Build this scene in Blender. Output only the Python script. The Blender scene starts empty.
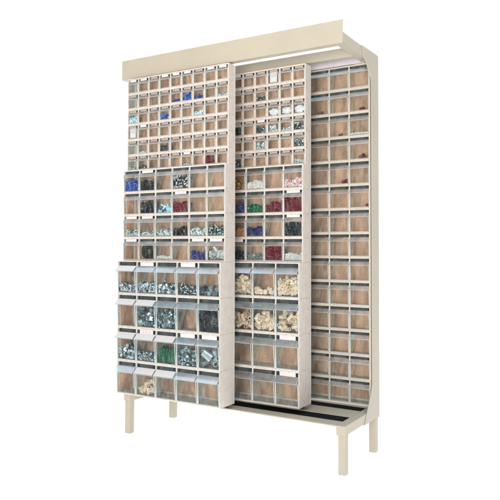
import bpy, bmesh, math, random
from mathutils import Vector, Matrix, Euler

random.seed(11)
sc = bpy.context.scene
COL = sc.collection
Z0 = 0.229            # rack zero height above the floor
MM = 0.001

# ------------------------------------------------------------------ materials
def nodes(name):
    m = bpy.data.materials.new(name)
    m.use_nodes = True
    nt = m.node_tree
    nt.nodes.clear()
    out = nt.nodes.new('ShaderNodeOutputMaterial')
    return m, nt, out

def painted(name, col, rough=0.45, var=0.06, scale=40.0, bump=0.0, bscale=300.0, speck=0.0, metal=0.0, spec=0.5, stretch=(1, 1, 1)):
    m, nt, out = nodes(name)
    b = nt.nodes.new('ShaderNodeBsdfPrincipled')
    nt.links.new(b.outputs[0], out.inputs[0])
    b.inputs['Roughness'].default_value = rough
    b.inputs['Metallic'].default_value = metal
    b.inputs['Specular IOR Level'].default_value = spec
    tc = nt.nodes.new('ShaderNodeTexCoord')
    mp = nt.nodes.new('ShaderNodeMapping')
    mp.inputs['Scale'].default_value = stretch
    nt.links.new(tc.outputs['Object'], mp.inputs[0])
    n = nt.nodes.new('ShaderNodeTexNoise')
    n.inputs['Scale'].default_value = scale
    n.inputs['Detail'].default_value = 5
    nt.links.new(mp.outputs[0], n.inputs['Vector'])
    r = nt.nodes.new('ShaderNodeValToRGB')
    r.color_ramp.elements[0].position = 0.3
    r.color_ramp.elements[1].position = 0.7
    r.color_ramp.elements[0].color = (*[c * (1 - var) for c in col], 1)
    r.color_ramp.elements[1].color = (*[min(1, c * (1 + var)) for c in col], 1)
    nt.links.new(n.outputs[0], r.inputs[0])
    last = r.outputs[0]
    if speck > 0:
        n2 = nt.nodes.new('ShaderNodeTexNoise')
        n2.inputs['Scale'].default_value = 260
        n2.inputs['Detail'].default_value = 2
        nt.links.new(tc.outputs['Object'], n2.inputs['Vector'])
        r2 = nt.nodes.new('ShaderNodeValToRGB')
        r2.color_ramp.elements[0].position = 0.32
        r2.color_ramp.elements[1].position = 0.60
        r2.color_ramp.elements[0].color = (1 - speck, 1 - speck, 1 - speck * 0.9, 1)
        r2.color_ramp.elements[1].color = (1, 1, 1, 1)
        nt.links.new(n2.outputs[0], r2.inputs[0])
        mx = nt.nodes.new('ShaderNodeMix')
        mx.data_type = 'RGBA'
        mx.blend_type = 'MULTIPLY'
        mx.inputs[0].default_value = 1
        nt.links.new(last, mx.inputs[6])
        nt.links.new(r2.outputs[0], mx.inputs[7])
        last = mx.outputs[2]
    nt.links.new(last, b.inputs['Base Color'])
    if bump > 0:
        n3 = nt.nodes.new('ShaderNodeTexNoise')
        n3.inputs['Scale'].default_value = bscale
        nt.links.new(tc.outputs['Object'], n3.inputs['Vector'])
        bp = nt.nodes.new('ShaderNodeBump')
        bp.inputs['Strength'].default_value = bump
        bp.inputs['Distance'].default_value = 0.001
        nt.links.new(n3.outputs[0], bp.inputs['Height'])
        nt.links.new(bp.outputs[0], b.inputs['Normal'])
    return m

def clear(name, tint, haze, hazecol, gloss, rough=0.06, haze_mottle=0.0, fm=0.4, reflect_streak=0.0):
    """thin clear plastic: see-through, a little milky, glossy more at grazing angles"""
    m, nt, out = nodes(name)
    L = nt.links
    tr = nt.nodes.new('ShaderNodeBsdfTransparent')
    tr.inputs[0].default_value = (*tint, 1)
    df = nt.nodes.new('ShaderNodeBsdfDiffuse')
    df.inputs[0].default_value = (*hazecol, 1)
    gl = nt.nodes.new('ShaderNodeBsdfGlossy')
    gl.inputs['Roughness'].default_value = rough
    gl.inputs[0].default_value = (1, 1, 1, 1)
    m1 = nt.nodes.new('ShaderNodeMixShader')
    m1.inputs[0].default_value = haze
    L.new(tr.outputs[0], m1.inputs[1])
    L.new(df.outputs[0], m1.inputs[2])
    if haze_mottle > 0:  # random haze; on the clear fronts it paints in mottled reflections
        tc = nt.nodes.new('ShaderNodeTexCoord')
        oi = nt.nodes.new('ShaderNodeObjectInfo')
        ad = nt.nodes.new('ShaderNodeVectorMath')
        ad.operation = 'ADD'
        L.new(tc.outputs['Object'], ad.inputs[0])
        L.new(oi.outputs['Location'], ad.inputs[1])
        n = nt.nodes.new('ShaderNodeTexNoise')
        n.inputs['Scale'].default_value = 30
        n.inputs['Detail'].default_value = 6
        L.new(ad.outputs[0], n.inputs['Vector'])
        mr = nt.nodes.new('ShaderNodeMapRange')
        mr.inputs['From Min'].default_value = 0.42
        mr.inputs['From Max'].default_value = 0.72
        mr.inputs['To Min'].default_value = haze
        mr.inputs['To Max'].default_value = haze + haze_mottle
        L.new(n.outputs[0], mr.inputs[0])
        L.new(mr.outputs[0], m1.inputs[0])
        if reflect_streak > 0:      # upright haze streaks painted in as reflections of the surroundings
            mp = nt.nodes.new('ShaderNodeMapping')
            mp.inputs['Scale'].default_value = (1.0, 1.0, 0.32)
            L.new(ad.outputs[0], mp.inputs[0])
            n2 = nt.nodes.new('ShaderNodeTexNoise')
            n2.inputs['Scale'].default_value = 62
            n2.inputs['Detail'].default_value = 5
            L.new(mp.outputs[0], n2.inputs['Vector'])
            m3 = nt.nodes.new('ShaderNodeMapRange')
            m3.inputs['From Min'].default_value = 0.52
            m3.inputs['From Max'].default_value = 0.72
            m3.inputs['To Max'].default_value = reflect_streak
            L.new(n2.outputs[0], m3.inputs[0])
            sm = nt.nodes.new('ShaderNodeMath')
            sm.operation = 'ADD'
            L.new(mr.outputs[0], sm.inputs[0])
            L.new(m3.outputs[0], sm.inputs[1])
            L.new(sm.outputs[0], m1.inputs[0])
    fr = nt.nodes.new('ShaderNodeFresnel')
    fr.inputs[0].default_value = 1.45
    mu = nt.nodes.new('ShaderNodeMath')
    mu.operation = 'MULTIPLY_ADD'
    mu.inputs[1].default_value = fm
    mu.inputs[2].default_value = gloss
    mu.use_clamp = True
    L.new(fr.outputs[0], mu.inputs[0])
    m2 = nt.nodes.new('ShaderNodeMixShader')
    L.new(mu.outputs[0], m2.inputs[0])
    L.new(m1.outputs[0], m2.inputs[1])
    L.new(gl.outputs[0], m2.inputs[2])
    L.new(m2.outputs[0], out.inputs[0])
    return m

M = {}
M['cream'] = painted('cream_enamel', (0.452, 0.402, 0.318), 0.42, 0.045, 5, 0.08, 380, spec=0.35)
M['track'] = painted('black_track_rubber', (0.006, 0.008, 0.010), 0.85, 0.2, 60, spec=0.1)
M['housing'] = painted('ivory_plastic', (0.70, 0.62, 0.545), 0.5, 0.07, 30, 0.14, 420, speck=0.30, spec=0.35)
M['housing3'] = painted('cream_plastic', (0.60, 0.535, 0.45), 0.5, 0.05, 14, 0.10, 420, speck=0.18, spec=0.35)
M['stile'] = painted('pale_stile_metal', (0.66, 0.60, 0.54), 0.45, 0.04, 20, speck=0.08)
M['lilac'] = painted('lilac_grey_strip', (0.55, 0.50, 0.53), 0.5, 0.05, 40, speck=0.12)
M['shaded_back'] = painted('brown_shaded_back', (0.68, 0.375, 0.245), 0.75, 0.36, 22, 0.2, 200, speck=0.25, stretch=(1, 1, 0.35))  # brown stands in for the shaded ivory inside the housings
M['clear'] = clear('clear_plastic', (0.955, 0.98, 0.98), 0.001, (0.84, 0.81, 0.78), 0.0, 0.08, 0.012, fm=0.07, reflect_streak=0.055)
M['cheek'] = clear('clear_cheek_plastic', (0.95, 0.98, 0.98), 0.012, (0.80, 0.72, 0.66), 0.0, 0.1, 0.035, fm=0.08)
M['edge'] = clear('clear_plastic_edge', (0.90, 0.96, 0.98), 0.34, (0.72, 0.80, 0.83), 0.06, 0.15)
M['warmedge'] = clear('clear_small_edge_plastic', (0.93, 0.95, 0.95), 0.40, (0.80, 0.76, 0.72), 0.05, 0.15)
M['lip'] = clear('clear_lip_plastic', (0.90, 0.95, 0.98), 0.04, (0.70, 0.75, 0.79), 0.08, 0.10, 0.10)
M['softlip'] = clear('clear_small_lip_plastic', (0.94, 0.97, 0.98), 0.045, (0.74, 0.74, 0.73), 0.015, 0.14, 0.12, fm=0.12)
M['warmlip'] = clear('clear_tiny_lip_plastic', (0.96, 0.96, 0.95), 0.09, (0.80, 0.72, 0.66), 0.01, 0.14, 0.14, fm=0.06)
M['midedge'] = clear('clear_medium_edge_plastic', (0.92, 0.95, 0.96), 0.30, (0.76, 0.77, 0.77), 0.05, 0.15)
M['milky'] = clear('milky_tab_plastic', (0.9, 0.9, 0.9), 0.38, (0.72, 0.62, 0.54), 0.0, 0.2, 0.1, fm=0.2)
M['gap_shade'] = painted('dark_gap_shade', (0.028, 0.042, 0.046), 0.6, 0.3, 30, spec=0.2)  # near-black colour for the shade painted into the gaps
M['liplabel'] = painted('lip_paper_label', (0.66, 0.625, 0.615), 0.5, 0.02, 20)
M['card'] = painted('white_label_card', (0.66, 0.60, 0.59), 0.7, 0.02, 20)
M['ink'] = painted('label_ink', (0.10, 0.09, 0.10), 0.7, 0.1, 20)
M['tan'] = painted('tan_block', (0.50, 0.33, 0.22), 0.6, 0.1, 20)
M['dark'] = painted('dark_roller', (0.04, 0.042, 0.045), 0.5, 0.2, 20)

def stuffmat(name, col, rough=0.4, metal=0.0, var=0.15):
    if name not in M:
        M[name] = painted(name, col, rough, var, 60, metal=metal)
    return M[name]

PAL = {
    'blue': [('blue_plastic', (0.016, 0.045, 0.23))],
    'bluemix': [('blue_plastic', (0.016, 0.045, 0.23)), ('light_blue_plastic', (0.10, 0.24, 0.62))],
    'navy': [('navy_plastic', (0.012, 0.016, 0.085)), ('navy_violet_plastic', (0.03, 0.03, 0.14))],
    'violet': [('violet_blue_plastic', (0.028, 0.03, 0.14)), ('violet_blue_pale', (0.045, 0.048, 0.20))],
    'paleblue': [('pale_blue_plastic', (0.30, 0.58, 0.74)), ('ice_blue_plastic', (0.55, 0.75, 0.82)), ('deep_teal_plastic', (0.03, 0.12, 0.15))],
    'ice': [('ice_white', (0.72, 0.80, 0.82)), ('ice_blue_plastic', (0.55, 0.75, 0.82)), ('pale_blue_plastic', (0.30, 0.58, 0.74)), ('slate_grey', (0.12, 0.17, 0.19))],
    'black': [('black_plastic', (0.012, 0.013, 0.015))],
    'teal': [('dark_teal_plastic', (0.010, 0.026, 0.032)), ('black_plastic', (0.012, 0.013, 0.015))],
    'green': [('green_plastic', (0.004, 0.15, 0.066)), ('green_plastic_deep', (0.003, 0.095, 0.042))],
    'red': [('dark_red_plastic', (0.155, 0.010, 0.018)), ('dark_red_deep', (0.11, 0.007, 0.014))],
    'amber': [('amber_plastic', (0.38, 0.17, 0.03)), ('brown_plastic', (0.12, 0.05, 0.02)), ('yellow_plastic', (0.55, 0.33, 0.07))],
    'rust': [('rust_plastic', (0.32, 0.11, 0.045)), ('rust_pale', (0.45, 0.22, 0.12))],
    'white': [('white_plastic', (0.64, 0.615, 0.59)), ('off_white_plastic', (0.56, 0.53, 0.50))],
    'pink': [('white_plastic', (0.64, 0.615, 0.59)), ('rose_plastic', (0.42, 0.09, 0.11)), ('pink_plastic', (0.62, 0.34, 0.34))],
    'cream': [('cream_fitting', (0.58, 0.44, 0.31)), ('cream_fitting_pale', (0.66, 0.53, 0.40))],
    'tan': [('tan_fitting', (0.50, 0.33, 0.22)), ('cream_fitting', (0.58, 0.44, 0.31))],
    'stone': [('stone_grey', (0.22, 0.25, 0.24)), ('stone_grey_dark', (0.12, 0.15, 0.15))],
    'bw': [('black_plastic', (0.012, 0.013, 0.015)), ('white_plastic', (0.64, 0.615, 0.59)), ('slate_grey', (0.12, 0.17, 0.19)), ('black_plastic', (0.012, 0.013, 0.015))],
    'silver': [('bright_zinc', (0.62, 0.65, 0.66), 0.32, 1.0), ('zinc_white', (0.55, 0.59, 0.60), 0.35, 0.3), ('zinc_blue', (0.36, 0.45, 0.49), 0.3, 0.9), ('dark_steel', (0.08, 0.10, 0.11), 0.35, 0.8), ('dark_steel', (0.08, 0.10, 0.11), 0.35, 0.8)],
    'whitesilver': [('zinc_white', (0.55, 0.59, 0.60), 0.35, 0.3), ('bright_zinc', (0.62, 0.65, 0.66), 0.32, 1.0), ('white_plastic', (0.64, 0.615, 0.59)), ('slate_grey', (0.12, 0.17, 0.19))],
    'darksilver': [('dark_steel', (0.08, 0.10, 0.11), 0.35, 0.8), ('zinc_blue', (0.36, 0.45, 0.49), 0.3, 0.9), ('dark_steel', (0.08, 0.10, 0.11), 0.35, 0.8), ('bright_zinc', (0.62, 0.65, 0.66), 0.32, 1.0), ('slate_grey', (0.12, 0.17, 0.19))],
    'greypipe': [('grey_pipe', (0.28, 0.33, 0.35), 0.3, 0.4), ('grey_pipe_pale', (0.46, 0.50, 0.52), 0.3, 0.3)],
    'roll': [('pale_grey_roll', (0.47, 0.47, 0.45)), ('pale_grey_roll_dark', (0.36, 0.37, 0.36))],
    'bag': [('milky_bag_film', (0.64, 0.66, 0.67), 0.3, 0.0)],
}
def pal(key):
    return [stuffmat(p[0], p[1], p[2] if len(p) > 2 else 0.4, p[3] if len(p) > 3 else 0.0) for p in PAL[key]]

# ------------------------------------------------------------------ mesh helper
class MB:
    def __init__(self):
        self.v, self.f, self.m, self.s = [], [], [], []
    def add(self, vs, fs, mi=0, smooth=False):
        o = len(self.v)
        self.v += [tuple(p) for p in vs]
        self.f += [tuple(i + o for i in f) for f in fs]
        self.m += [mi] * len(fs)
        self.s += [smooth] * len(fs)
    def box(self, x0, x1, y0, y1, z0, z1, mi=0):
        vs = [(x0, y0, z0), (x1, y0, z0), (x1, y1, z0), (x0, y1, z0), (x0, y0, z1), (x1, y0, z1), (x1, y1, z1), (x0, y1, z1)]
        self.add(vs, [(0, 3, 2, 1), (4, 5, 6, 7), (0, 1, 5, 4), (1, 2, 6, 5), (2, 3, 7, 6), (3, 0, 4, 7)], mi)
    def prism_x(self, prof, x0, x1, mi=0):
        """polygon of (y, z) points pushed along x"""
        n = len(prof)
        a = sum(prof[i][0] * prof[(i + 1) % n][1] - prof[(i + 1) % n][0] * prof[i][1] for i in range(n))
        if a < 0:
            prof = prof[::-1]
        vs = [(x0, y, z) for y, z in prof] + [(x1, y, z) for y, z in prof]
        fs = [tuple(range(n))[::-1], tuple(range(n, 2 * n))] + [(i, (i + 1) % n, (i + 1) % n + n, i + n) for i in range(n)]
        self.add(vs, fs, mi)
    def build(self, name, mats, parent=None, bevel=0.0, scale=MM):
        me = bpy.data.meshes.new(name)
        me.from_pydata([(x * scale, y * scale, z * scale) for x, y, z in self.v], [], self.f)
        for mm in (mats if isinstance(mats, (list, tuple)) else [mats]):
            me.materials.append(mm)
        me.polygons.foreach_set('material_index', self.m)
        me.polygons.foreach_set('use_smooth', self.s)
        me.update()
        if bevel > 0:
            bm = bmesh.new()
            bm.from_mesh(me)
            bmesh.ops.bevel(bm, geom=bm.edges[:], offset=bevel * scale, segments=2, profile=0.6, affect='EDGES', clamp_overlap=True)
            bm.to_mesh(me)
            bm.free()
        o = bpy.data.objects.new(name, me)
        COL.objects.link(o)
        if parent:
            o.parent = parent
        return o

def tag(o, label=None, cat=None, group=None, kind=None):
    if label: o['label'] = label
    if cat: o['category'] = cat
    if group: o['group'] = group
    if kind: o['kind'] = kind

def empty(name, loc):
    o = bpy.data.objects.new(name, None)
    o.empty_display_size = 0.05
    o.location = loc
    COL.objects.link(o)
    return o

# ------------------------------------------------------------------ rack frame
rack = empty('storage_rack', (0, 0, Z0))
tag(rack, 'cream steel rack frame on four short legs holding the bin panels', 'storage rack')
XL, XR = -640, 550
def rbox(name, x0, x1, y0, y1, z0, z1, m='cream', bev=1.6):
    b = MB()
    b.box(x0, x1, y0, y1, z0, z1)
    return b.build(name, M[m], rack, bev)

# fascia: folded sheet with a short return under and above
b = MB()
b.prism_x([(-44, 1598), (-44, 1698), (-41.5, 1698), (-41.5, 1600.5), (-6, 1600.5), (-6, 1598)], XL - 16, XR - 3)
b.build('fascia', M['cream'], rack)
for x0, x1 in ((XR - 43, XR - 3), (XL, XL + 40)):
    rbox('arm', x0, x1, -40.5, 398, 1601.5, 1645)
rbox('cross_beam', XL + 40.5, XR - 43.5, 198, 236, 1606, 1651)
for sgn, x0, x1 in ((1, XR - 2.5, XR), (-1, XL - 3, XL - 0.5)):
    b = MB()
    prof = [(184, 1646.5), (392, 1651), (417, 1649), (417, -67), (196, -65), (214, -58), (304, 67), (317, 110), (317, 1515), (288, 1545), (240, 1585), (211, 1599)]
    b.prism_x(prof, x0, x1)
    o = b.build('post', M['cream'], rack)
    f = MB()
    xa, xb = (x0 - 44, x0 - 0.3) if sgn > 0 else (x1 + 0.3, x1 + 44)
    f.box(xa, xb, 400, 416, -20, 1648)
    f.build('rear_flange', M['cream'], o, 1.2)
for x0, x1 in ((XR - 43, XR - 3), (XL, XL + 40)):
    rbox('side_rail', x0, x1, -27, 399, -62, -21, bev=2.2)
    for y in (-20, 372):
        b = MB()
        lx0, lx1 = (x0 + 2, x0 + 34) if x0 < 0 else (x0 + 6, x0 + 38)
        b.box(lx0, lx1, y, y + 38, -229, -62.4)
        lg = b.build('leg', M['cream'], rack, 2.5)
for nm, y0, y1 in (('front_rail', -26, 50), ('middle_rail', 147, 277), ('rear_rail', 362, 398)):
    rbox(nm, XL + 40.4, XR - 43.4, y0, y1, -27, -21.3, bev=1.0)
for y0, y1 in ((50.4, 146.6), (277.4, 361.6)):
    rbox('track', XL + 40.4, XR - 43.4, y0, y1, -32, -24, 'track', 1.0)

# ------------------------------------------------------------------ bins
KINDS = {
    #            pitch  h   d   wall  lipz  lean over  tab
    's': dict(n=9, p=600 / 9, h=79, d=64, wt=50, lt=62, lean=2, over=6, lb=2, bk0=16, bk1=40, mull=5.5),
    'm': dict(n=6, p=100.0, h=114, d=92, wt=77, lt=96, lean=4, over=9, lb=3, bk0=24, bk1=58, mull=5.0),
    'l': dict(n=5, p=120.0, h=165, d=133, wt=113, lt=141, lean=9, over=27, lb=5, bk0=24, bk1=88, mull=5.0),
}
def bin_mesh(k):
    K = KINDS[k]
    w = K['p'] - K['mull'] - 1.5
    zb, wt, lean = 8.0, K['wt'], K['lean']
    t = 2.0
    b = MB()
    h = w / 2
    # front wall, leaning outwards
    b.prism_x([(0, zb), (-lean, wt), (t - lean, wt), (t, zb)], -h, h, 0)
    # floor and the sloped back
    b.prism_x([(t, zb), (K['bk0'], zb), (K['bk0'], zb + t), (t, zb + t)], -h, h, 0)
    bt = K['lt'] - 6
    b.prism_x([(K['bk0'], zb), (K['bk1'], bt), (K['bk1'] - t, bt), (K['bk0'] - t, zb + t)], -h + t, h - t, 0)
    # cheeks
    side = [(t + 0.2, zb + t), (t - lean + 0.3, wt), (K['lb'], K['lt'] - 1), (K['bk1'] - t, bt), (K['bk0'] - t, zb + t)]
    for s in (-1, 1):
        xa, xb = (-h, -h + t) if s < 0 else (h - t, h)
        b.prism_x(side, xa, xb, 3)
        # bright moulded edges
        e = 3.6 if k == 's' else 3.0
        xa, xb = (-h - 0.4, -h + e) if s < 0 else (h - e, h + 0.4)
        b.prism_x([(-0.6, zb), (-lean - 0.6, wt), (1.6 - lean, wt), (1.6, zb)], xa, xb, 1)
        if k == 's': continue
        xa, xb = (-h - 0.2, -h + 1.8) if s < 0 else (h - 1.8, h + 0.2)
        g = 1.0 if k == 'm' else 2.4
        b.prism_x([(K['bk0'] - 0.6, zb), (K['bk1'] - 0.6, bt), (K['bk1'] + g, bt), (K['bk0'] + g, zb)], xa, xb, 1)
    b.box(-h, h, -0.7, 2.4, zb - 1.6, zb + 0.8, 1)
    # label-holder tab behind the lip
    tw = w * 0.34
    b.box(-tw, tw, K['lb'] + 0.4, K['lb'] + 1.6, K['lt'] + 0.3, K['h'] - 7.5, 2 if k == 's' else 3)
    # central moulded rib on the back of the smaller bins
    if k == 'm':
        yb = K['bk1']
        b.prism_x([(K['bk0'] - 4, zb + 3), (yb - 4, bt - 6), (yb - 1.5, bt - 6), (K['bk0'] - 1.5, zb + 3)], -0.6, 0.6, 1)
    o = b.build('tip_out_bin', [M['clear'], {'s': M['warmedge'], 'm': M['midedge'], 'l': M['edge']}[k], M['milky'], M['cheek']])
    return o
def lip_mesh(k, white=False):
    K = KINDS[k]
    w = K['p'] - K['mull'] - 1.0
    h = w / 2
    wt, lt, ov, lb, lean = K['wt'], K['lt'], K['over'], K['lb'], K['lean']
    b = MB()
    t = 2.2
    b.prism_x([(-ov, wt), (lb, lt), (lb + t, lt), (-ov + t + 0.6, wt)], -h, h, 0)
    # bright lower rim, returned to the wall
    b.prism_x([(-ov - 0.5, wt - 1.8), (-ov - 0.5, wt + 0.2), (2 - lean, wt + 0.2), (2 - lean, wt - 1.8)], -h, h, 1)
    if k != 's':
        for s in (-1, 1):
            xa, xb = (-h - 0.2, -h + 1.6) if s < 0 else (h - 1.6, h + 0.2)
            b.prism_x([(-ov - 0.4, wt), (lb - 0.4, lt), (lb + 2.4, lt), (-ov + 2.6, wt)], xa, xb, 1)
    if white:
        dy, dz = lb + ov, lt - wt
        L = math.hypot(dy, dz)
        ny, nz = -dz / L * 0.8, dy / L * 0.8
        pts = [(-ov + dy * 0.06 + ny, wt + dz * 0.06 + nz), (-ov + dy * 0.96 + ny, wt + dz * 0.96 + nz)]
        pts += [(pts[1][0] - ny * 0.9, pts[1][1] - nz * 0.9), (pts[0][0] - ny * 0.9, pts[0][1] - nz * 0.9)]
        b.prism_x(pts, -h + 2.2, h - 2.2, 2)
    return b.build('label_lip', [{'s': M['warmlip'], 'm': M['softlip'], 'l': M['lip']}[k], M['edge'] if k == 'l' else M['midedge'], M['liplabel']])
def card_mesh(k, big=False, text=0):
    K = KINDS[k]
    w = K['p'] - K['mull']
    b = MB()
    y = K['lb'] - 0.9
    if big:
        b.box(-w * 0.30, w * 0.30, 2.6, 3.4, 12, K['lt'] - 1, 0)
        b.box(-w * 0.2, w * 0.2, 2.3, 2.6, K['wt'] - 9, K['wt'] - 7.5, 1)
    else:
        z1 = K['h'] - 6.5
        z0 = K['lt'] - (0.5 if k == 's' else 1)
        cw = w * (0.31 if k == 's' else 0.35)
        b.box(-cw, cw, y, y + 0.8, z0, z1, 0)
        rng = random.Random(text)
        if text:
            zc = (z0 + z1) / 2
            for i in range(3):
                x = -cw * 0.45 + i * cw * 0.45
                b.box(x - cw * 0.10, x + cw * 0.10, y - 0.25, y, zc - 1, zc + 0.8, 1)
    return b.build('label_card', [M['card'], M['ink']])
protos = {}
def proto(kind, *a):
    key = (kind,) + a
    if key not in protos:
        fn = {'bin': bin_mesh, 'lip': lip_mesh, 'card': card_mesh}[kind]
        o = fn(*a)
        protos[key] = o.data
        bpy.data.objects.remove(o)
    return protos[key]
def inst(name, me, parent, loc):
    o = bpy.data.objects.new(name, me)
    COL.objects.link(o)
    o.parent = parent
    o.location = [c * MM for c in loc]
    return o

# ------------------------------------------------------------------ bin contents
def cyl(b, p, ax, r, L, n=6, mi=0, r2=None, hollow=False):
    ax = Vector(ax).normalized()
    u = ax.orthogonal().normalized()
    v = ax.cross(u)
    r2 = r if r2 is None else r2
    vs = []
    for s, rr in ((-0.5, r), (0.5, r2)):
        for i in range(n):
            a = 2 * math.pi * i / n
            vs.append(Vector(p) + ax * L * s + (u * math.cos(a) + v * math.sin(a)) * rr)
    fs = [(i, (i + 1) % n, (i + 1) % n + n, i + n) for i in range(n)]
    if hollow:
        for s, rr in ((-0.5, r * 0.72), (0.5, r2 * 0.72)):
            for i in range(n):
                a = 2 * math.pi * i / n
                vs.append(Vector(p) + ax * L * s + (u * math.cos(a) + v * math.sin(a)) * rr)
        for i in range(n):
            j = (i + 1) % n
            fs += [(i, i + 2 * n, j + 2 * n, j), (i + n, j + n, j + 3 * n, i + 3 * n), (j + 2 * n, i + 2 * n, i + 3 * n, j + 3 * n)]
        b.add(vs, fs, mi, False)
    else:
        b.add(vs, fs, mi, n > 6)
        b.add(vs[:n], [tuple(range(n))[::-1]], mi)
        b.add(vs[n:], [tuple(range(n))], mi)
def obox(b, p, R, sx, sy, sz, mi):
    vs = [Vector(p) + R @ Vector((x * sx / 2, y * sy / 2, z * sz / 2)) for z in (-1, 1) for y in (-1, 1) for x in (-1, 1)]
    b.add(vs, [(0, 2, 3, 1), (4, 5, 7, 6), (0, 1, 5, 4), (1, 3, 7, 5), (3, 2, 6, 7), (2, 0, 4, 6)], mi)
def bend(b, p, R, r, L, mi, n=8):
    """a pipe elbow: a short hollow quarter bend with a collar at each end"""
    rings = []
    seg = 5
    for i in range(seg + 1):
        a = math.pi / 2 * i / seg
        c = Vector((math.cos(a) * L * 0.55, 0, math.sin(a) * L * 0.55)) - Vector((L * 0.4, 0, L * 0.4))
        rad = Vector((math.cos(a), 0, math.sin(a)))
        rr = r * (1.18 if i in (0, 1, seg - 1, seg) else 1.0)
        rings.append([Vector(p) + R @ (c + (rad * math.cos(2 * math.pi * k / n) + Vector((0, 1, 0)) * math.sin(2 * math.pi * k / n)) * rr) for k in range(n)])
    inner0 = [Vector(p) + R @ ((R.inverted() @ (q - Vector(p)))) for q in rings[0]]
    vs = [q for rg in rings for q in rg]
    fs = []
    for i in range(seg):
        for k in range(n):
            j = (k + 1) % n
            fs.append((i * n + k, (i + 1) * n + k, (i + 1) * n + j, i * n + j))
    b.add(vs, fs, mi, True)
    for rg in (rings[0], rings[-1]):
        c = sum(rg, Vector()) / n
        inn = [c + (q - c) * 0.68 for q in rg]
        b.add(rg + inn, [(k, (k + 1) % n, (k + 1) % n + n, k + n) for k in range(n)], mi)
        axis = (rg[0] - c).cross(rg[2] - c).normalized()
        mid = Vector(p) + R @ Vector((0, 0, 0))
        if (mid - c).dot(axis) < 0: axis = -axis
        deep = [c + (q - c) * 0.66 + axis * r * 0.8 for q in rg]
        b.add(inn + deep, [(k, (k + 1) % n, (k + 1) % n + n, k + n) for k in range(n)], mi)
        b.add(deep, [tuple(range(n))], mi)
def rnd_rot(rng, flat=0.0):
    return Euler((rng.uniform(-3.14, 3.14) * (1 - flat), rng.uniform(-3.14, 3.14), rng.uniform(-3.14, 3.14) * (1 - flat * 0.6))).to_matrix()

def piece(b, shape, p, rng, s, nm):
    mi = rng.randrange(nm)
    R = rnd_rot(rng)
    ax = R @ Vector((0, 0, 1))
    if shape == 'screw':
        ax.y *= 0.5
        ax.normalize()
        cyl(b, p, ax, s * 0.13, s, 6, mi)
        cyl(b, Vector(p) + ax * s * 0.5, ax, s * 0.27, s * 0.18, 6, mi, s * 0.2)
    elif shape == 'plug':
        cyl(b, p, ax, s * 0.30, s * 0.8, 7, mi, s * 0.36)
        cyl(b, Vector(p) + ax * s * 0.42, ax, s * 0.48, s * 0.14, 8, mi)
    elif shape == 'nut':
        cyl(b, p, ax, s * 0.5, s * 0.45, 6, mi, hollow=True)
    elif shape == 'nail':
        ax.y *= 0.35
        ax.normalize()
        cyl(b, p, ax, s * 0.085, s, 5, mi)
    elif shape == 'chunk':
        obox(b, p, R, s * rng.uniform(0.5, 1.1), s * rng.uniform(0.35, 0.8), s * rng.uniform(0.25, 0.55), mi)
        cyl(b, Vector(p) + ax * s * 0.3, R @ Vector((1, 0, 0)), s * 0.22, s * 0.5, 6, mi)
    elif shape == 'bead':
        cyl(b, p, ax, s * 0.42, s * 0.6, 6, mi, s * 0.32)
    elif shape == 'tube':
        ax.y *= 0.7
        cyl(b, p, ax, s * 0.26, s, 9, mi, hollow=True)
    elif shape == 'rod':
        ax.y *= 0.3
        cyl(b, p, ax, s * 0.10, s, 6, mi)
    elif shape == 'elbow':
        bend(b, p, R, s * 0.33, s * 0.9, mi)
    elif shape == 'cube':
        obox(b, p, R, s * 0.8, s * 0.7, s * 0.7, mi)
        cyl(b, p, ax, s * 0.25, s * 1.1, 8, mi)
    return mi

def fit(b, o, K):
    """shift the piece whose vertices start at o so that it lies inside its bin"""
    vs = b.v[o:]
    w = (K['p'] - K['mull'] - 6) / 2
    lo, hi = min(v[0] for v in vs), max(v[0] for v in vs)
    dx = (-w - lo) if lo < -w else (w - hi if hi > w else 0)
    lo, hi = min(v[2] for v in vs), max(v[2] for v in vs)
    dz = (10.3 - lo) if lo < 10.3 else (K['wt'] - 2 - hi if hi > K['wt'] - 2 else 0)
    dy = max(0, max(wedge(K, v[2] + dz)[0] + 0.3 - v[1] for v in vs))
    b.v[o:] = [(v[0] + dx, v[1] + dy, v[2] + dz) for v in vs]

def wedge(K, z):
    """front and back inner faces of the bin at height z (mm), bin-local"""
    zb = 10.0
    tt = (z - 8) / (K['wt'] - 8)
    yf = 2.4 - K['lean'] * tt
    bt = K['lt'] - 6
    yb = K['bk0'] - 3 + (K['bk1'] - K['bk0']) * (z - 8) / (bt - 8)
    return yf, yb

def heap_points(K, fill, s, rng, dens=1.0, slant=0.0):
    """points spread through the front of the heap and over its top"""
    w = (K['p'] - K['mull'] - 6) / 2
    H = fill * (K['wt'] - 10)
    ph = rng.uniform(0, 6.28)
    def top(x):
        return 10 + H * (0.86 + 0.12 * math.sin(x * 0.09 + ph) + 0.08 * math.sin(x * 0.23 + ph * 2) + slant * x / w) - s * 0.25
    pts = []
    step = s * 0.52 / dens
    x = -w + s * 0.40
    nx = max(1, int((2 * w - 0.8 * s) / step))
    for i in range(nx + 1):
        xx = -w + 0.4 * s + (2 * w - 0.8 * s) * i / max(nx, 1)
        zt = top(xx)
        nz = max(1, int((zt - 10) / step))
        for j in range(nz + 1):
            z = 10 + s * 0.32 + max(0, zt - 10 - s * 0.3) * j / max(nz, 1)
            yf, yb = wedge(K, z)
            for l in range(2 if j < nz else 4):
                y = yf + s * 0.42 + l * s * 0.5
                if y > yb - s * 0.2 and l > 0: break
                pts.append((xx + rng.uniform(-.3, .3) * s, y + rng.uniform(-.05, .25) * s, z + rng.uniform(-.25, .25) * s))
    w2 = w - s * 0.28
    pts = [(max(-w2, min(w2, a)), c, max(10 + s * 0.2, d)) for a, c, d in pts]
    return pts, top, w

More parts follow.
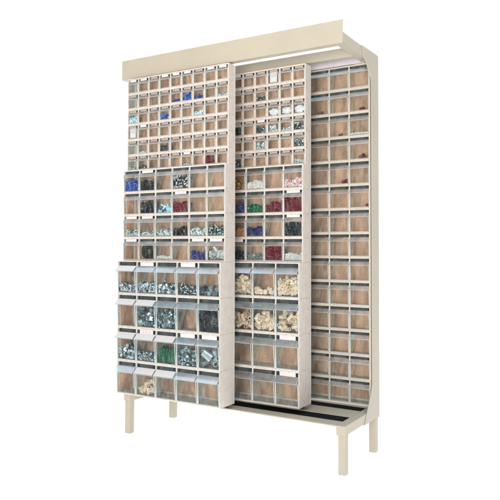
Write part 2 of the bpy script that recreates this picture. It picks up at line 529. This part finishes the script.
def core(b, K, top, w, s, mi=0):
    """the packed inside of the heap"""
    n = 7
    vs, fs = [], []
    for i in range(n + 1):
        x = -w + 2 * w * i / n
        zt = max(11.5, top(x) - s * 0.35)
        yf0, yb0 = wedge(K, 10.5)
        yf1, yb1 = wedge(K, zt)
        ins = min(s * 0.5, (yb0 - yf0) * 0.6)
        vs += [(x, yf0 + ins, 10.5), (x, yf1 + s * 0.5, zt), (x, max(yf1 + s * 0.6, yb1 - 0.5), zt), (x, max(yf0 + ins + 0.5, yb0 - 0.5), 10.5)]
    for i in range(n):
        o = i * 4
        for k in range(4):
            fs.append((o + k, o + (k + 1) % 4, o + 4 + (k + 1) % 4, o + 4 + k))
    fs += [(3, 2, 1, 0), (n * 4, n * 4 + 1, n * 4 + 2, n * 4 + 3)]
    b.add(vs, fs, mi)

ORD = ['first', 'second', 'third', 'fourth', 'fifth', 'sixth', 'seventh', 'eighth', 'ninth', 'tenth', 'eleventh', 'twelfth', 'thirteenth', 'fourteenth']

def rowword(r):
    return ORD[r] + ' row'

def fill_bin(K, k, world, where, spec, seed):
    """spec: dict(c=palette, s=shape, z=size, f=fill, n=name, l=label, ind=individual pieces)"""
    rng = random.Random(seed)
    mats = pal(spec['c'])
    name = spec['n']
    label = spec['l'] + ' ' + where
    s = spec['z']
    def finish(b, nm, lab, kind=None, group=None):
        o = b.build(nm, mats)
        o.location = [world[i] * MM for i in range(3)]
        o.location.z += Z0
        tag(o, lab, spec.get('cat', 'fasteners'), group, kind)
        return o
    if spec['s'] == 'single':
        for (x, sz) in spec['at']:
            b = MB()
            yf, yb = wedge(K, 16)
            R = Euler((0, math.pi / 2 + rng.uniform(-.3, .3), rng.uniform(-.5, .5))).to_matrix()
            ax = R @ Vector((0, 0, 1))
            p = Vector((x, (yf + yb) / 2, 10 + sz * 0.42))
            cyl(b, p, ax, sz * 0.36, sz, 10, 0, sz * 0.30)
            cyl(b, p + ax * sz * 0.5, ax, sz * 0.42, sz * 0.22, 10, 0)
            cyl(b, p - ax * sz * 0.62, ax, sz * 0.16, sz * 0.3, 8, 0)
            finish(b, name, label)
        return
    if spec['s'] == 'coil':
        b = MB()
        w = (K['p'] - K['mull'] - 8) / 2
        for r in range(26):
            rad = rng.uniform(0.36, 0.95)
            yf, yb = wedge(K, 40)
            yc = yf + 4 + r * 1.1
            cx, cz = rng.uniform(-2, 2), 10 + w * 0.86 + rng.uniform(-1, 2)
            n = 22
            prev = None
            for i in range(n):
                a0, a1 = 2 * math.pi * i / n, 2 * math.pi * (i + 1) / n
                wob = 1.5 * math.sin(3 * a0 + r)
                p0 = Vector((cx + math.cos(a0) * w * rad * 0.92, yc + wob, cz + math.sin(a0) * w * rad * 0.84))
                p1 = Vector((cx + math.cos(a1) * w * rad * 0.92, yc + 1.5 * math.sin(3 * a1 + r), cz + math.sin(a1) * w * rad * 0.84))
                cyl(b, (p0 + p1) / 2, p1 - p0, 1.9, (p1 - p0).length * 1.15, 6, 0)
        finish(b, name, label)
        return
    if spec['s'] == 'bag':
        bm = bmesh.new()
        bmesh.ops.create_icosphere(bm, subdivisions=4, radius=1)
        w = (K['p'] - K['mull'] - 8) / 2
        H = spec['f'] * (K['wt'] - 8)
        from mathutils import noise
        for v in bm.verts:
            n = noise.noise(v.co * 2.1 + Vector((seed, 0, 0))) * 0.35 + abs(noise.noise(v.co * 4.5 + Vector((0, seed, 0)))) * 0.28
            q = v.co * (0.92 + n)
            q = Vector((max(-1, min(1, q.x)), max(-1, min(1, q.y)), max(-1, min(1, q.z))))
            z = 10 + H * (q.z + 1) / 2
            yf, yb = wedge(K, z)
            v.co = Vector((q.x * w, yf + 1 + (yb - yf - 1) * (q.y + 1) / 2, z)) * MM
        for f in bm.faces: f.smooth = True
        me = bpy.data.meshes.new(name)
        bm.to_mesh(me)
        bm.free()
        me.materials.append(mats[0])
        o = bpy.data.objects.new(name, me)
        COL.objects.link(o)
        o.location = [world[i] * MM for i in range(3)]
        o.location.z += Z0
        tag(o, label, 'bag')
        return
    if spec['c'] in ('silver', 'darksilver', 'whitesilver') and k == 'l': s *= 0.82
    pts, top, w = heap_points(K, spec['f'], s, rng, spec.get('d', 1.0), spec.get('sl', 0.0))
    if spec.get('ind'):
        # big pieces one can count: each a thing of its own
        rng.shuffle(pts)
        kept = []
        for p in sorted(pts, key=lambda q: q[1]):
            if all((Vector(p) - Vector(o)).length > s * 0.40 for o in kept):
                kept.append(p)
        kept = kept[:spec['ind']]
        for p in kept:
            b = MB()
            piece(b, spec['s'], Vector(p), rng, s, len(mats))
            fit(b, 0, K)
            finish(b, name, label, group=spec['l'].split(' lying')[0] + ' ' + where)
        return
    b = MB()
    core(b, K, top, w, s * (1.5 if spec['s'] == 'nail' else 1), 1 if len(mats) > 1 and spec['c'] in ('green', 'red', 'teal') else (3 if spec['c'] == 'silver' else 0))
    for p in pts:
        o0 = len(b.v)
        piece(b, spec['s'], Vector(p), rng, s, len(mats))
        fit(b, o0, K)
    finish(b, name, label, 'stuff')

def H(c, s, z, f, n, l, **k):
    d = dict(c=c, s=s, z=z, f=f, n=n, l=l)
    d.update(k)
    return d
screws = lambda c, f, w, z=15, **k: H(c, 'screw', z, f, 'screws', w, **k)
beads = lambda c, f, w, z=9, **k: H(c, 'bead', z, f, 'plugs', w, **k)
chunk = lambda c, f, w, z=20, **k: H(c, 'chunk', z, f, 'metal_parts', w, **k)
nuts = lambda c, f, w, z=11, **k: H(c, 'nut', z, f, 'nuts', w, **k)

# contents: (row, column) counted from the top and from the left end of the panel, zero based
C1 = {
    (1, 4): screws('blue', .30, 'few small blue screws', 12),
    (1, 5): screws('bluemix', .85, 'tall heap of small blue screws', 12),
    (1, 6): screws('blue', .45, 'low heap of small blue screws', 12),
    (1, 8): beads('ice', .22, 'few pale icy bits', 9),
    (2, 0): screws('ice', .85, 'pale blue and white small pieces', 13),
    (2, 3): chunk('bluemix', .62, 'blue blocks', 17),
    (2, 6): nuts('ice', .5, 'pale icy white nuts', 10),
    (4, 1): beads('ice', .18, 'few clear grey bits', 8),
    (4, 3): beads('teal', .85, 'heap of near black beads', 9),
    (5, 0): beads('whitesilver', .24, 'few whitish bits', 9),
    (5, 1): nuts('darksilver', .36, 'few greenish grey nuts', 10),
    (5, 5): nuts('whitesilver', .16, 'thin layer of tiny washers', 8),
    (5, 7): beads('red', .92, 'full heap of dark red beads', 8),
    (6, 0): screws('bluemix', .82, 'heap of bright blue screws', 17),
    (6, 1): screws('teal', .72, 'heap of blackish green screws', 16),
    (6, 3): nuts('bw', .95, 'full heap of black and white nuts', 12),
    (7, 1): chunk('teal', .92, 'full heap of blackish teal parts', 17),
    (7, 2): H('paleblue', 'rod', 42, .62, 'rods', 'pale blue rods sticking up', d=1.5),
    (7, 3): beads('red', .74, 'heap of dark red beads', 9),
    (8, 0): screws('whitesilver', .46, 'low heap of whitish screws', 18),
    (8, 1): screws('whitesilver', .34, 'low heap of grey screws', 17),
    (8, 2): nuts('whitesilver', .46, 'low heap of pale grey nuts', 12),
    (8, 3): chunk('black', .60, 'heap of black parts', 17),
    (8, 4): nuts('whitesilver', .52, 'heap of silvery white nuts', 13),
    (8, 5): screws('silver', .70, 'heap of bluish silver screws', 18),
    (9, 1): H('black', 'coil', 1, 1, 'cable_coil', 'black coiled cable', cat='cable'),
    (9, 2): beads('white', .24, 'few white plugs', 12),
    (9, 4): H('violet', 'tube', 19, .56, 'tubes', 'heap of violet blue short tubes'),
    (9, 5): H('roll', 'tube', 29, .86, 'roll', 'pale grey short roll lying', ind=14, cat='roll'),
    (10, 0): nuts('silver', .44, 'heap of small silver nuts', 14),
    (10, 1): nuts('silver', .54, 'larger heap of silver nuts', 16),
    (10, 2): chunk('silver', .50, 'heap of dark and bright metal fittings', 22),
    (10, 3): screws('silver', .46, 'heap of long silver screws', 26),
    (10, 4): chunk('darksilver', .42, 'low heap of dull metal blocks', 28),
    (11, 1): chunk('darksilver', .92, 'tall heap of dark grey brackets', 26, sl=.06),
    (11, 2): chunk('darksilver', .88, 'tall heap of dark and silver fittings', 23, sl=.08),
    (11, 4): beads('black', .98, 'full heap of black beads', 13),
    (12, 0): chunk('silver', .62, 'heap of grey metal clips', 24),
    (12, 1): nuts('silver', .46, 'heap of shiny nuts', 15),
    (12, 2): H('green', 'nail', 30, .72, 'pins', 'heap of bright green pins', d=3.0),
    (12, 3): chunk('darksilver', .80, 'heap of steel fittings', 19),
    (12, 4): H('greypipe', 'tube', 48, .86, 'pipe_fitting', 'large grey pipe fitting lying', ind=9, cat='pipe fitting'),
    (13, 1): H('cream', 'tube', 36, .62, 'pipe_fitting', 'small cream pipe fitting lying', ind=14, cat='pipe fitting'),
}
CARDS1 = {(0, 0), (0, 1), (0, 3), (0, 4), (0, 5), (0, 7), (0, 8), (3, 1), (5, 5), (6, 1), (7, 3), (8, 0), (8, 1), (9, 0), (9, 4), (9, 5), (10, 1), (10, 3), (12, 1), (12, 3), (12, 4)}
BIG1 = {(3, 0)}
LIPS1 = {(10, 0), (11, 0), (11, 1), (12, 0), (12, 1), (12, 2), (13, 1), (13, 2)}
C2 = {
    (1, 5): nuts('darksilver', .48, 'low heap of dark bits', 11),
    (2, 6): H('bag', 'bag', 1, .92, 'bag', 'milky white plastic bag'),
    (2, 7): H('bag', 'bag', 1, .86, 'bag', 'crumpled white plastic bag'),
    (2, 8): H('bag', 'bag', 1, .96, 'bag', 'bulging white plastic bag'),
    (3, 3): chunk('teal', .85, 'heap of blackish parts', 16),
    (3, 5): screws('darksilver', .80, 'heap of dark steel screws', 16),
    (3, 6): chunk('whitesilver', .88, 'heap of bright white metal parts', 18),
    (3, 7): screws('whitesilver', .45, 'sloping heap of bright screws', 16, sl=.35),
    (3, 8): screws('silver', .82, 'heap of silver bolts', 20),
    (4, 5): nuts('whitesilver', .95, 'full heap of whitish silver nuts', 15),
    (4, 8): screws('silver', 1.0, 'full heap of silver screws', 19),
    (5, 3): chunk('silver', .75, 'heap of small steel parts', 14),
    (5, 8): chunk('whitesilver', .36, 'few white metal parts', 16),
    (6, 2): beads('amber', .80, 'heap of amber and brown plugs', 11),
    (6, 3): beads('white', .58, 'heap of white plugs', 10),
    (6, 5): beads('pink', .62, 'heap of pink and white plugs', 10),
    (7, 2): beads('navy', .72, 'heap of navy blue plugs', 12),
    (7, 3): beads('green', .56, 'heap of green plugs', 13),
    (7, 4): beads('red', .72, 'sloping heap of dark red beads', 9, sl=.18),
    (7, 5): beads('red', 1.06, 'brimming heap of dark red beads', 9),
    (8, 2): beads('rust', .60, 'heap of rusty orange beads', 9),
    (8, 3): screws('navy', .66, 'heap of navy screws', 14),
    (8, 5): beads('teal', 1.02, 'full heap of blackish teal beads', 10),
    (9, 2): beads('teal', .62, 'heap of near black plugs', 12),
    (9, 3): beads('stone', .42, 'low heap of stone grey plugs', 17),
    (9, 4): beads('red', 1.16, 'overfull heap of dark red beads', 9),
    (9, 5): beads('white', .50, 'heap of white caps', 13),
    (10, 2): H('cream', 'elbow', 26, .84, 'pipe_fitting', 'small cream elbow fitting lying', ind=40, cat='pipe fitting'),
    (10, 3): H('cream', 'cube', 19, .32, 'pipe_fitting', 'blocky cream fitting lying', ind=18, cat='pipe fitting'),
    (10, 4): H('cream', 'elbow', 25, .86, 'pipe_fitting', 'cream elbow fitting lying', ind=44, cat='pipe fitting'),
    (11, 2): H('tan', 'tube', 38, .88, 'pipe_fitting', 'tan tube fitting lying', ind=30, cat='pipe fitting'),
    (11, 3): H('cream', 'elbow', 31, .84, 'pipe_fitting', 'pale cream elbow fitting lying', ind=34, cat='pipe fitting'),
    (11, 4): H('cream', 'tube', 34, .88, 'pipe_fitting', 'pale cream socket fitting lying', ind=34, cat='pipe fitting'),
}
CARDS2 = {(0, 3), (3, 5), (7, 5), (8, 5), (9, 2), (12, 4), (13, 4)}
BIG2 = {(0, 6)}
one = lambda c, w, at, n='plug': H(c, 'single', 1, 1, n, w, at=at, cat='plug')
C3 = {
    (1, 3): one('red', 'single dark red plug', [(2, 20)]),
    (1, 5): one('red', 'single dark red plug', [(8, 18)]),
    (2, 4): one('black', 'small black plug', [(4, 15)]),
    (2, 5): beads('white', .14, 'few white bits', 8),
    (3, 3): one('red', 'tiny dark red plug', [(40, 10)]),
    (3, 5): one('red', 'fat dark red plug', [(8, 24)]),
    (4, 4): one('red', 'fat dark red plug', [(24, 23)]),
    (5, 5): one('red', 'dark red plug in the corner', [(38, 18)]),
}

# ------------------------------------------------------------------ panels
def panel(name, label, cat, x0, yback, rows, cols, contents, cards, bigs, lips, hm, side_word, from_right, group):
    """x0 = right end, yback = back face (mm); rows = list of kinds from the top down"""
    root = empty(name, (x0 * MM, yback * MM, Z0))
    tag(root, label, cat, group)
    ht = sum(KINDS[k]['h'] for k in rows)
    # frame of stiles behind the housings, and the brown-shaded back inside it
    b = MB()
    for xa, xb in ((-600, -584), (-16, 0)):
        b.box(xa, xb, -14, 0, 0, ht)
    b.box(-583.7, -16.3, -14, -0.5, 0.5, 14)
    b.box(-583.7, -16.3, -14, -0.5, ht - 14, ht - 0.5)
    b.build('back_frame', M['stile'], root, 0.8)
    b = MB()
    b.box(-583.5, -16.5, -10, -3, 14.3, ht - 14.3)
    shaded_back = b
    z = ht
    for r, k in enumerate(rows):
        K = KINDS[k]
        z -= K['h']
        d, h = K['d'], K['h']
        b = MB()
        g = 0.3
        yb_ = -14.4
        def bb(*a):
            b.box(*a)
        # side, shelf and mullion pieces of one moulded housing
        for xa, xb in ((-600, -595), (-5, 0)):
            bb(xa, xb, -d, yb_, z + g, z + h - g)
        bb(-594.8, -5.2, -d + 0.4, yb_, z + g, z + 5.4)
        bb(-594.8, -5.2, -d + 0.4, yb_, z + h - 5.6, z + h - g)
        for i in range(1, K['n']):
            x = -600 + K['p'] * i
            bb(x - K['mull'] / 2, x + K['mull'] / 2, -d + 0.8, -d + 11, z + 5.6, z + h - 5.8)
        hs = b.build('bin_housing', hm, root, 0.5)
        # dark bar put in for the deep shade above each row of bins
        for xa, xb in (((-594.6, -592.2), (-7.8, -5.4)) if k != 's' else ()):
            shaded_back.box(xa, xb, -d + 16, -14.6, z + 5.8, z + h - 6)  # added liners carry the shaded-interior brown onto the end walls
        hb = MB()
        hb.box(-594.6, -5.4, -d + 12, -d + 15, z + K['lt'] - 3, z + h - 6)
        hb.build('gap_shade_bar', M['gap_shade'], hs)
        for c in cols[k]:
            xc = -600 + K['p'] * (c + 0.5)
            bn = inst('tip_out_bin', proto('bin', k), root, (xc, -d, z))
            inst('label_lip', proto('lip', k, (r, c) in lips), bn, (0, 0, 0))
            if (r, c) in cards:
                inst('label_card', proto('card', k, False, 3 if (r, c) in {(12, 1), (7, 3)} else 0), bn, (0, 0, 0))
            if (r, c) in bigs:
                inst('label_card', proto('card', k, True, 0), bn, (0, 0, 0))
            if (r, c) in contents:
                if from_right:
                    q = K['n'] - 1 - c
                    pos = ('the last bin' if q == 0 else 'the bin ' + ORD[q] + ' from the end')
                    pos = {0: 'end bin', 1: 'second last bin', 2: 'third last bin', 3: 'fourth last bin', 4: 'fifth last bin', 5: 'sixth last bin'}[q]
                else:
                    pos = ORD[c] + ' bin'
                where = 'in %s, %s, %s panel' % (pos, rowword(r), side_word)
                fill_bin(K, k, (x0 + xc, yback - d, z), where, contents[(r, c)], r * 31 + c * 7 + int(x0))
    shaded_back.build('shaded_back_and_liners', M['shaded_back'], root)
    return root

R14 = ['s'] * 6 + ['m'] * 4 + ['l'] * 4
GP = 'panels of clear bins on the rack'
p1 = panel('bin_panel', 'front sliding panel of clear bins, fully in view, covering half the rack', 'bin panel', 0, 0, R14,
           {'s': range(9), 'm': range(6), 'l': range(5)}, C1, CARDS1, BIG1, LIPS1, M['housing'], 'front', False, GP)
p2 = panel('bin_panel', 'middle sliding panel of clear bins half hidden behind the front one', 'bin panel', 296.2, 202, R14,
           {'s': range(2, 9), 'm': range(1, 6), 'l': range(1, 5)}, C2, CARDS2, BIG2, set(), M['housing'], 'middle', True, GP)
p3 = panel('bin_panel', 'rear panel of mostly empty equal clear bins next to the post', 'bin panel', 544.7, 397.5, ['m'] * 14,
           {'m': range(2, 6)}, C3, set(), set(), set(), M['housing3'], 'rear', True, GP)
# header strip of the rear panel, and small rollers under the sliding ones
b = MB()
b.prism_x([(-94, 1599), (-94, 1630), (-90, 1630), (-90, 1602), (-60, 1602), (-60, 1599)], -600, -22)
b.build('header_strip', M['lilac'], p3)
b = MB()
b.box(-72, -24, -90, -62, 1590.5, 1598.6)
b.build('stop_block', M['tan'], p3, 0.6)
for p in (p1, p2):
    for x in (-560, -40):
        b = MB()
        b.box(x - 18, x + 22, -40, -8, -7, -0.4)
        cyl(b, (x, -24, -12), (1, 0, 0), 8.5, 26, 14, 0)
        b.build('roller', M['dark'], p)

# ------------------------------------------------------------------ floor: a white translucent sheet, with a lamp added below to remove shadows
b = MB()
b.box(-6000, 7000, -7000, 9000, -12, 0)
fm, nt, out = nodes('white_translucent_floor')
tl = nt.nodes.new('ShaderNodeBsdfTranslucent')
tl.inputs[0].default_value = (0.9, 0.9, 0.9, 1)
df = nt.nodes.new('ShaderNodeBsdfDiffuse')
df.inputs[0].default_value = (0.85, 0.85, 0.85, 1)
mx = nt.nodes.new('ShaderNodeMixShader')
mx.inputs[0].default_value = 0.92
nt.links.new(df.outputs[0], mx.inputs[1])
nt.links.new(tl.outputs[0], mx.inputs[2])
nt.links.new(mx.outputs[0], out.inputs[0])
me = bpy.data.meshes.new('floor')
me.from_pydata([(-6, -7, 0), (7, -7, 0), (7, 9, 0), (-6, 9, 0)], [], [(0, 1, 2, 3)])
me.materials.append(fm)
fl = bpy.data.objects.new('floor', me)
COL.objects.link(fl)
tag(fl, 'plain white floor under the rack', 'floor', kind='structure')

def area(name, loc, target, size, power, col, size_y=None):
    L = bpy.data.lights.new(name, 'AREA')
    L.energy = power
    L.color = col
    L.size = size
    if size_y:
        L.shape = 'RECTANGLE'
        L.size_y = size_y
    o = bpy.data.objects.new(name, L)
    o.location = loc
    d = Vector(target) - Vector(loc)
    o.rotation_euler = d.to_track_quat('-Z', 'Y').to_euler()
    COL.objects.link(o)
    return o
# radiance of the big added lamp just under the sheet: power / (pi * area); half of it comes through
area('added_under_floor_light', (0.5, 1.0, -0.25), (0.5, 1.0, 1), 13.4, 13.4 * 16.4 * math.pi * 1.25, (1.0, 1.0, 1.0), 16.4)
key = area('key_softbox', (0.9, -3.6, 1.3), (0.0, 0, 1.60), 1.4, 28, (1.0, 0.925, 0.865))
key.data.spread = math.radians(85)
area('added_cool_fill', (2.1, -3.2, 0.5), (0.2, 0, 0.5), 1.2, 30, (0.76, 0.95, 1.0))  # cool lamp added to tint the lower part of the panels

# ------------------------------------------------------------------ world: white studio
w = bpy.data.worlds.new('World')
sc.world = w
w.use_nodes = True
nt = w.node_tree
nt.nodes.clear()
out = nt.nodes.new('ShaderNodeOutputWorld')
bg = nt.nodes.new('ShaderNodeBackground')
nt.links.new(bg.outputs[0], out.inputs[0])
tc = nt.nodes.new('ShaderNodeTexCoord')
sx = nt.nodes.new('ShaderNodeSeparateXYZ')
nt.links.new(tc.outputs['Generated'], sx.inputs[0])
def mrange(sock, a, c):
    m = nt.nodes.new('ShaderNodeMapRange')
    m.interpolation_type = 'SMOOTHSTEP'
    m.inputs['From Min'].default_value = a
    m.inputs['From Max'].default_value = c
    nt.links.new(sock, m.inputs[0])
    return m.outputs[0]
m1 = nt.nodes.new('ShaderNodeMix')
m1.data_type = 'RGBA'
m1.inputs[6].default_value = (0.24, 0.235, 0.23, 1)
m1.inputs[7].default_value = (1.1, 1.1, 1.1, 1)
nt.links.new(mrange(sx.outputs['Y'], -0.1, 0.42), m1.inputs[0])
m2 = nt.nodes.new('ShaderNodeMix')
m2.data_type = 'RGBA'
m2.inputs[7].default_value = (1.45, 1.62, 1.82, 1)
nt.links.new(mrange(sx.outputs['Z'], 0.55, 0.85), m2.inputs[0])
nt.links.new(m1.outputs[2], m2.inputs[6])
nt.links.new(m2.outputs[2], bg.inputs[0])
bg.inputs[1].default_value = 1.0

# ------------------------------------------------------------------ camera (solved from the photograph)
yaw, pitch, roll = 0.5841, 0.0332, 0.0052
f = Vector((-math.sin(yaw) * math.cos(pitch), math.cos(yaw) * math.cos(pitch), math.sin(pitch)))
r0 = Vector((math.cos(yaw), math.sin(yaw), 0))
u0 = r0.cross(f)
r = r0 * math.cos(roll) + u0 * math.sin(roll)
u = -r0 * math.sin(roll) + u0 * math.cos(roll)
cam = bpy.data.cameras.new('camera')
co = bpy.data.objects.new('camera', cam)
COL.objects.link(co)
mw = Matrix(((r.x, u.x, -f.x, 1.577966), (r.y, u.y, -f.y, -2.7599297), (r.z, u.z, -f.z, 0.7135151 + Z0), (0, 0, 0, 1)))
co.matrix_world = mw
cam.sensor_width = 36
cam.sensor_fit = 'HORIZONTAL'
cam.lens = 674.695 / 500 * 36
cam.shift_x = (250 - 191.3648) / 500
cam.shift_y = -(250 - 227.8392) / 500
cam.clip_end = 200
sc.camera = co

sc.view_settings.view_transform = 'Standard'
sc.view_settings.look = 'None'
sc.view_settings.exposure = 0
sc.view_settings.gamma = 1
sc.render.engine = 'CYCLES'
sc.cycles.transparent_max_bounces = 40
sc.cycles.max_bounces = 8
sc.cycles.diffuse_bounces = 4
sc.cycles.use_denoising = True
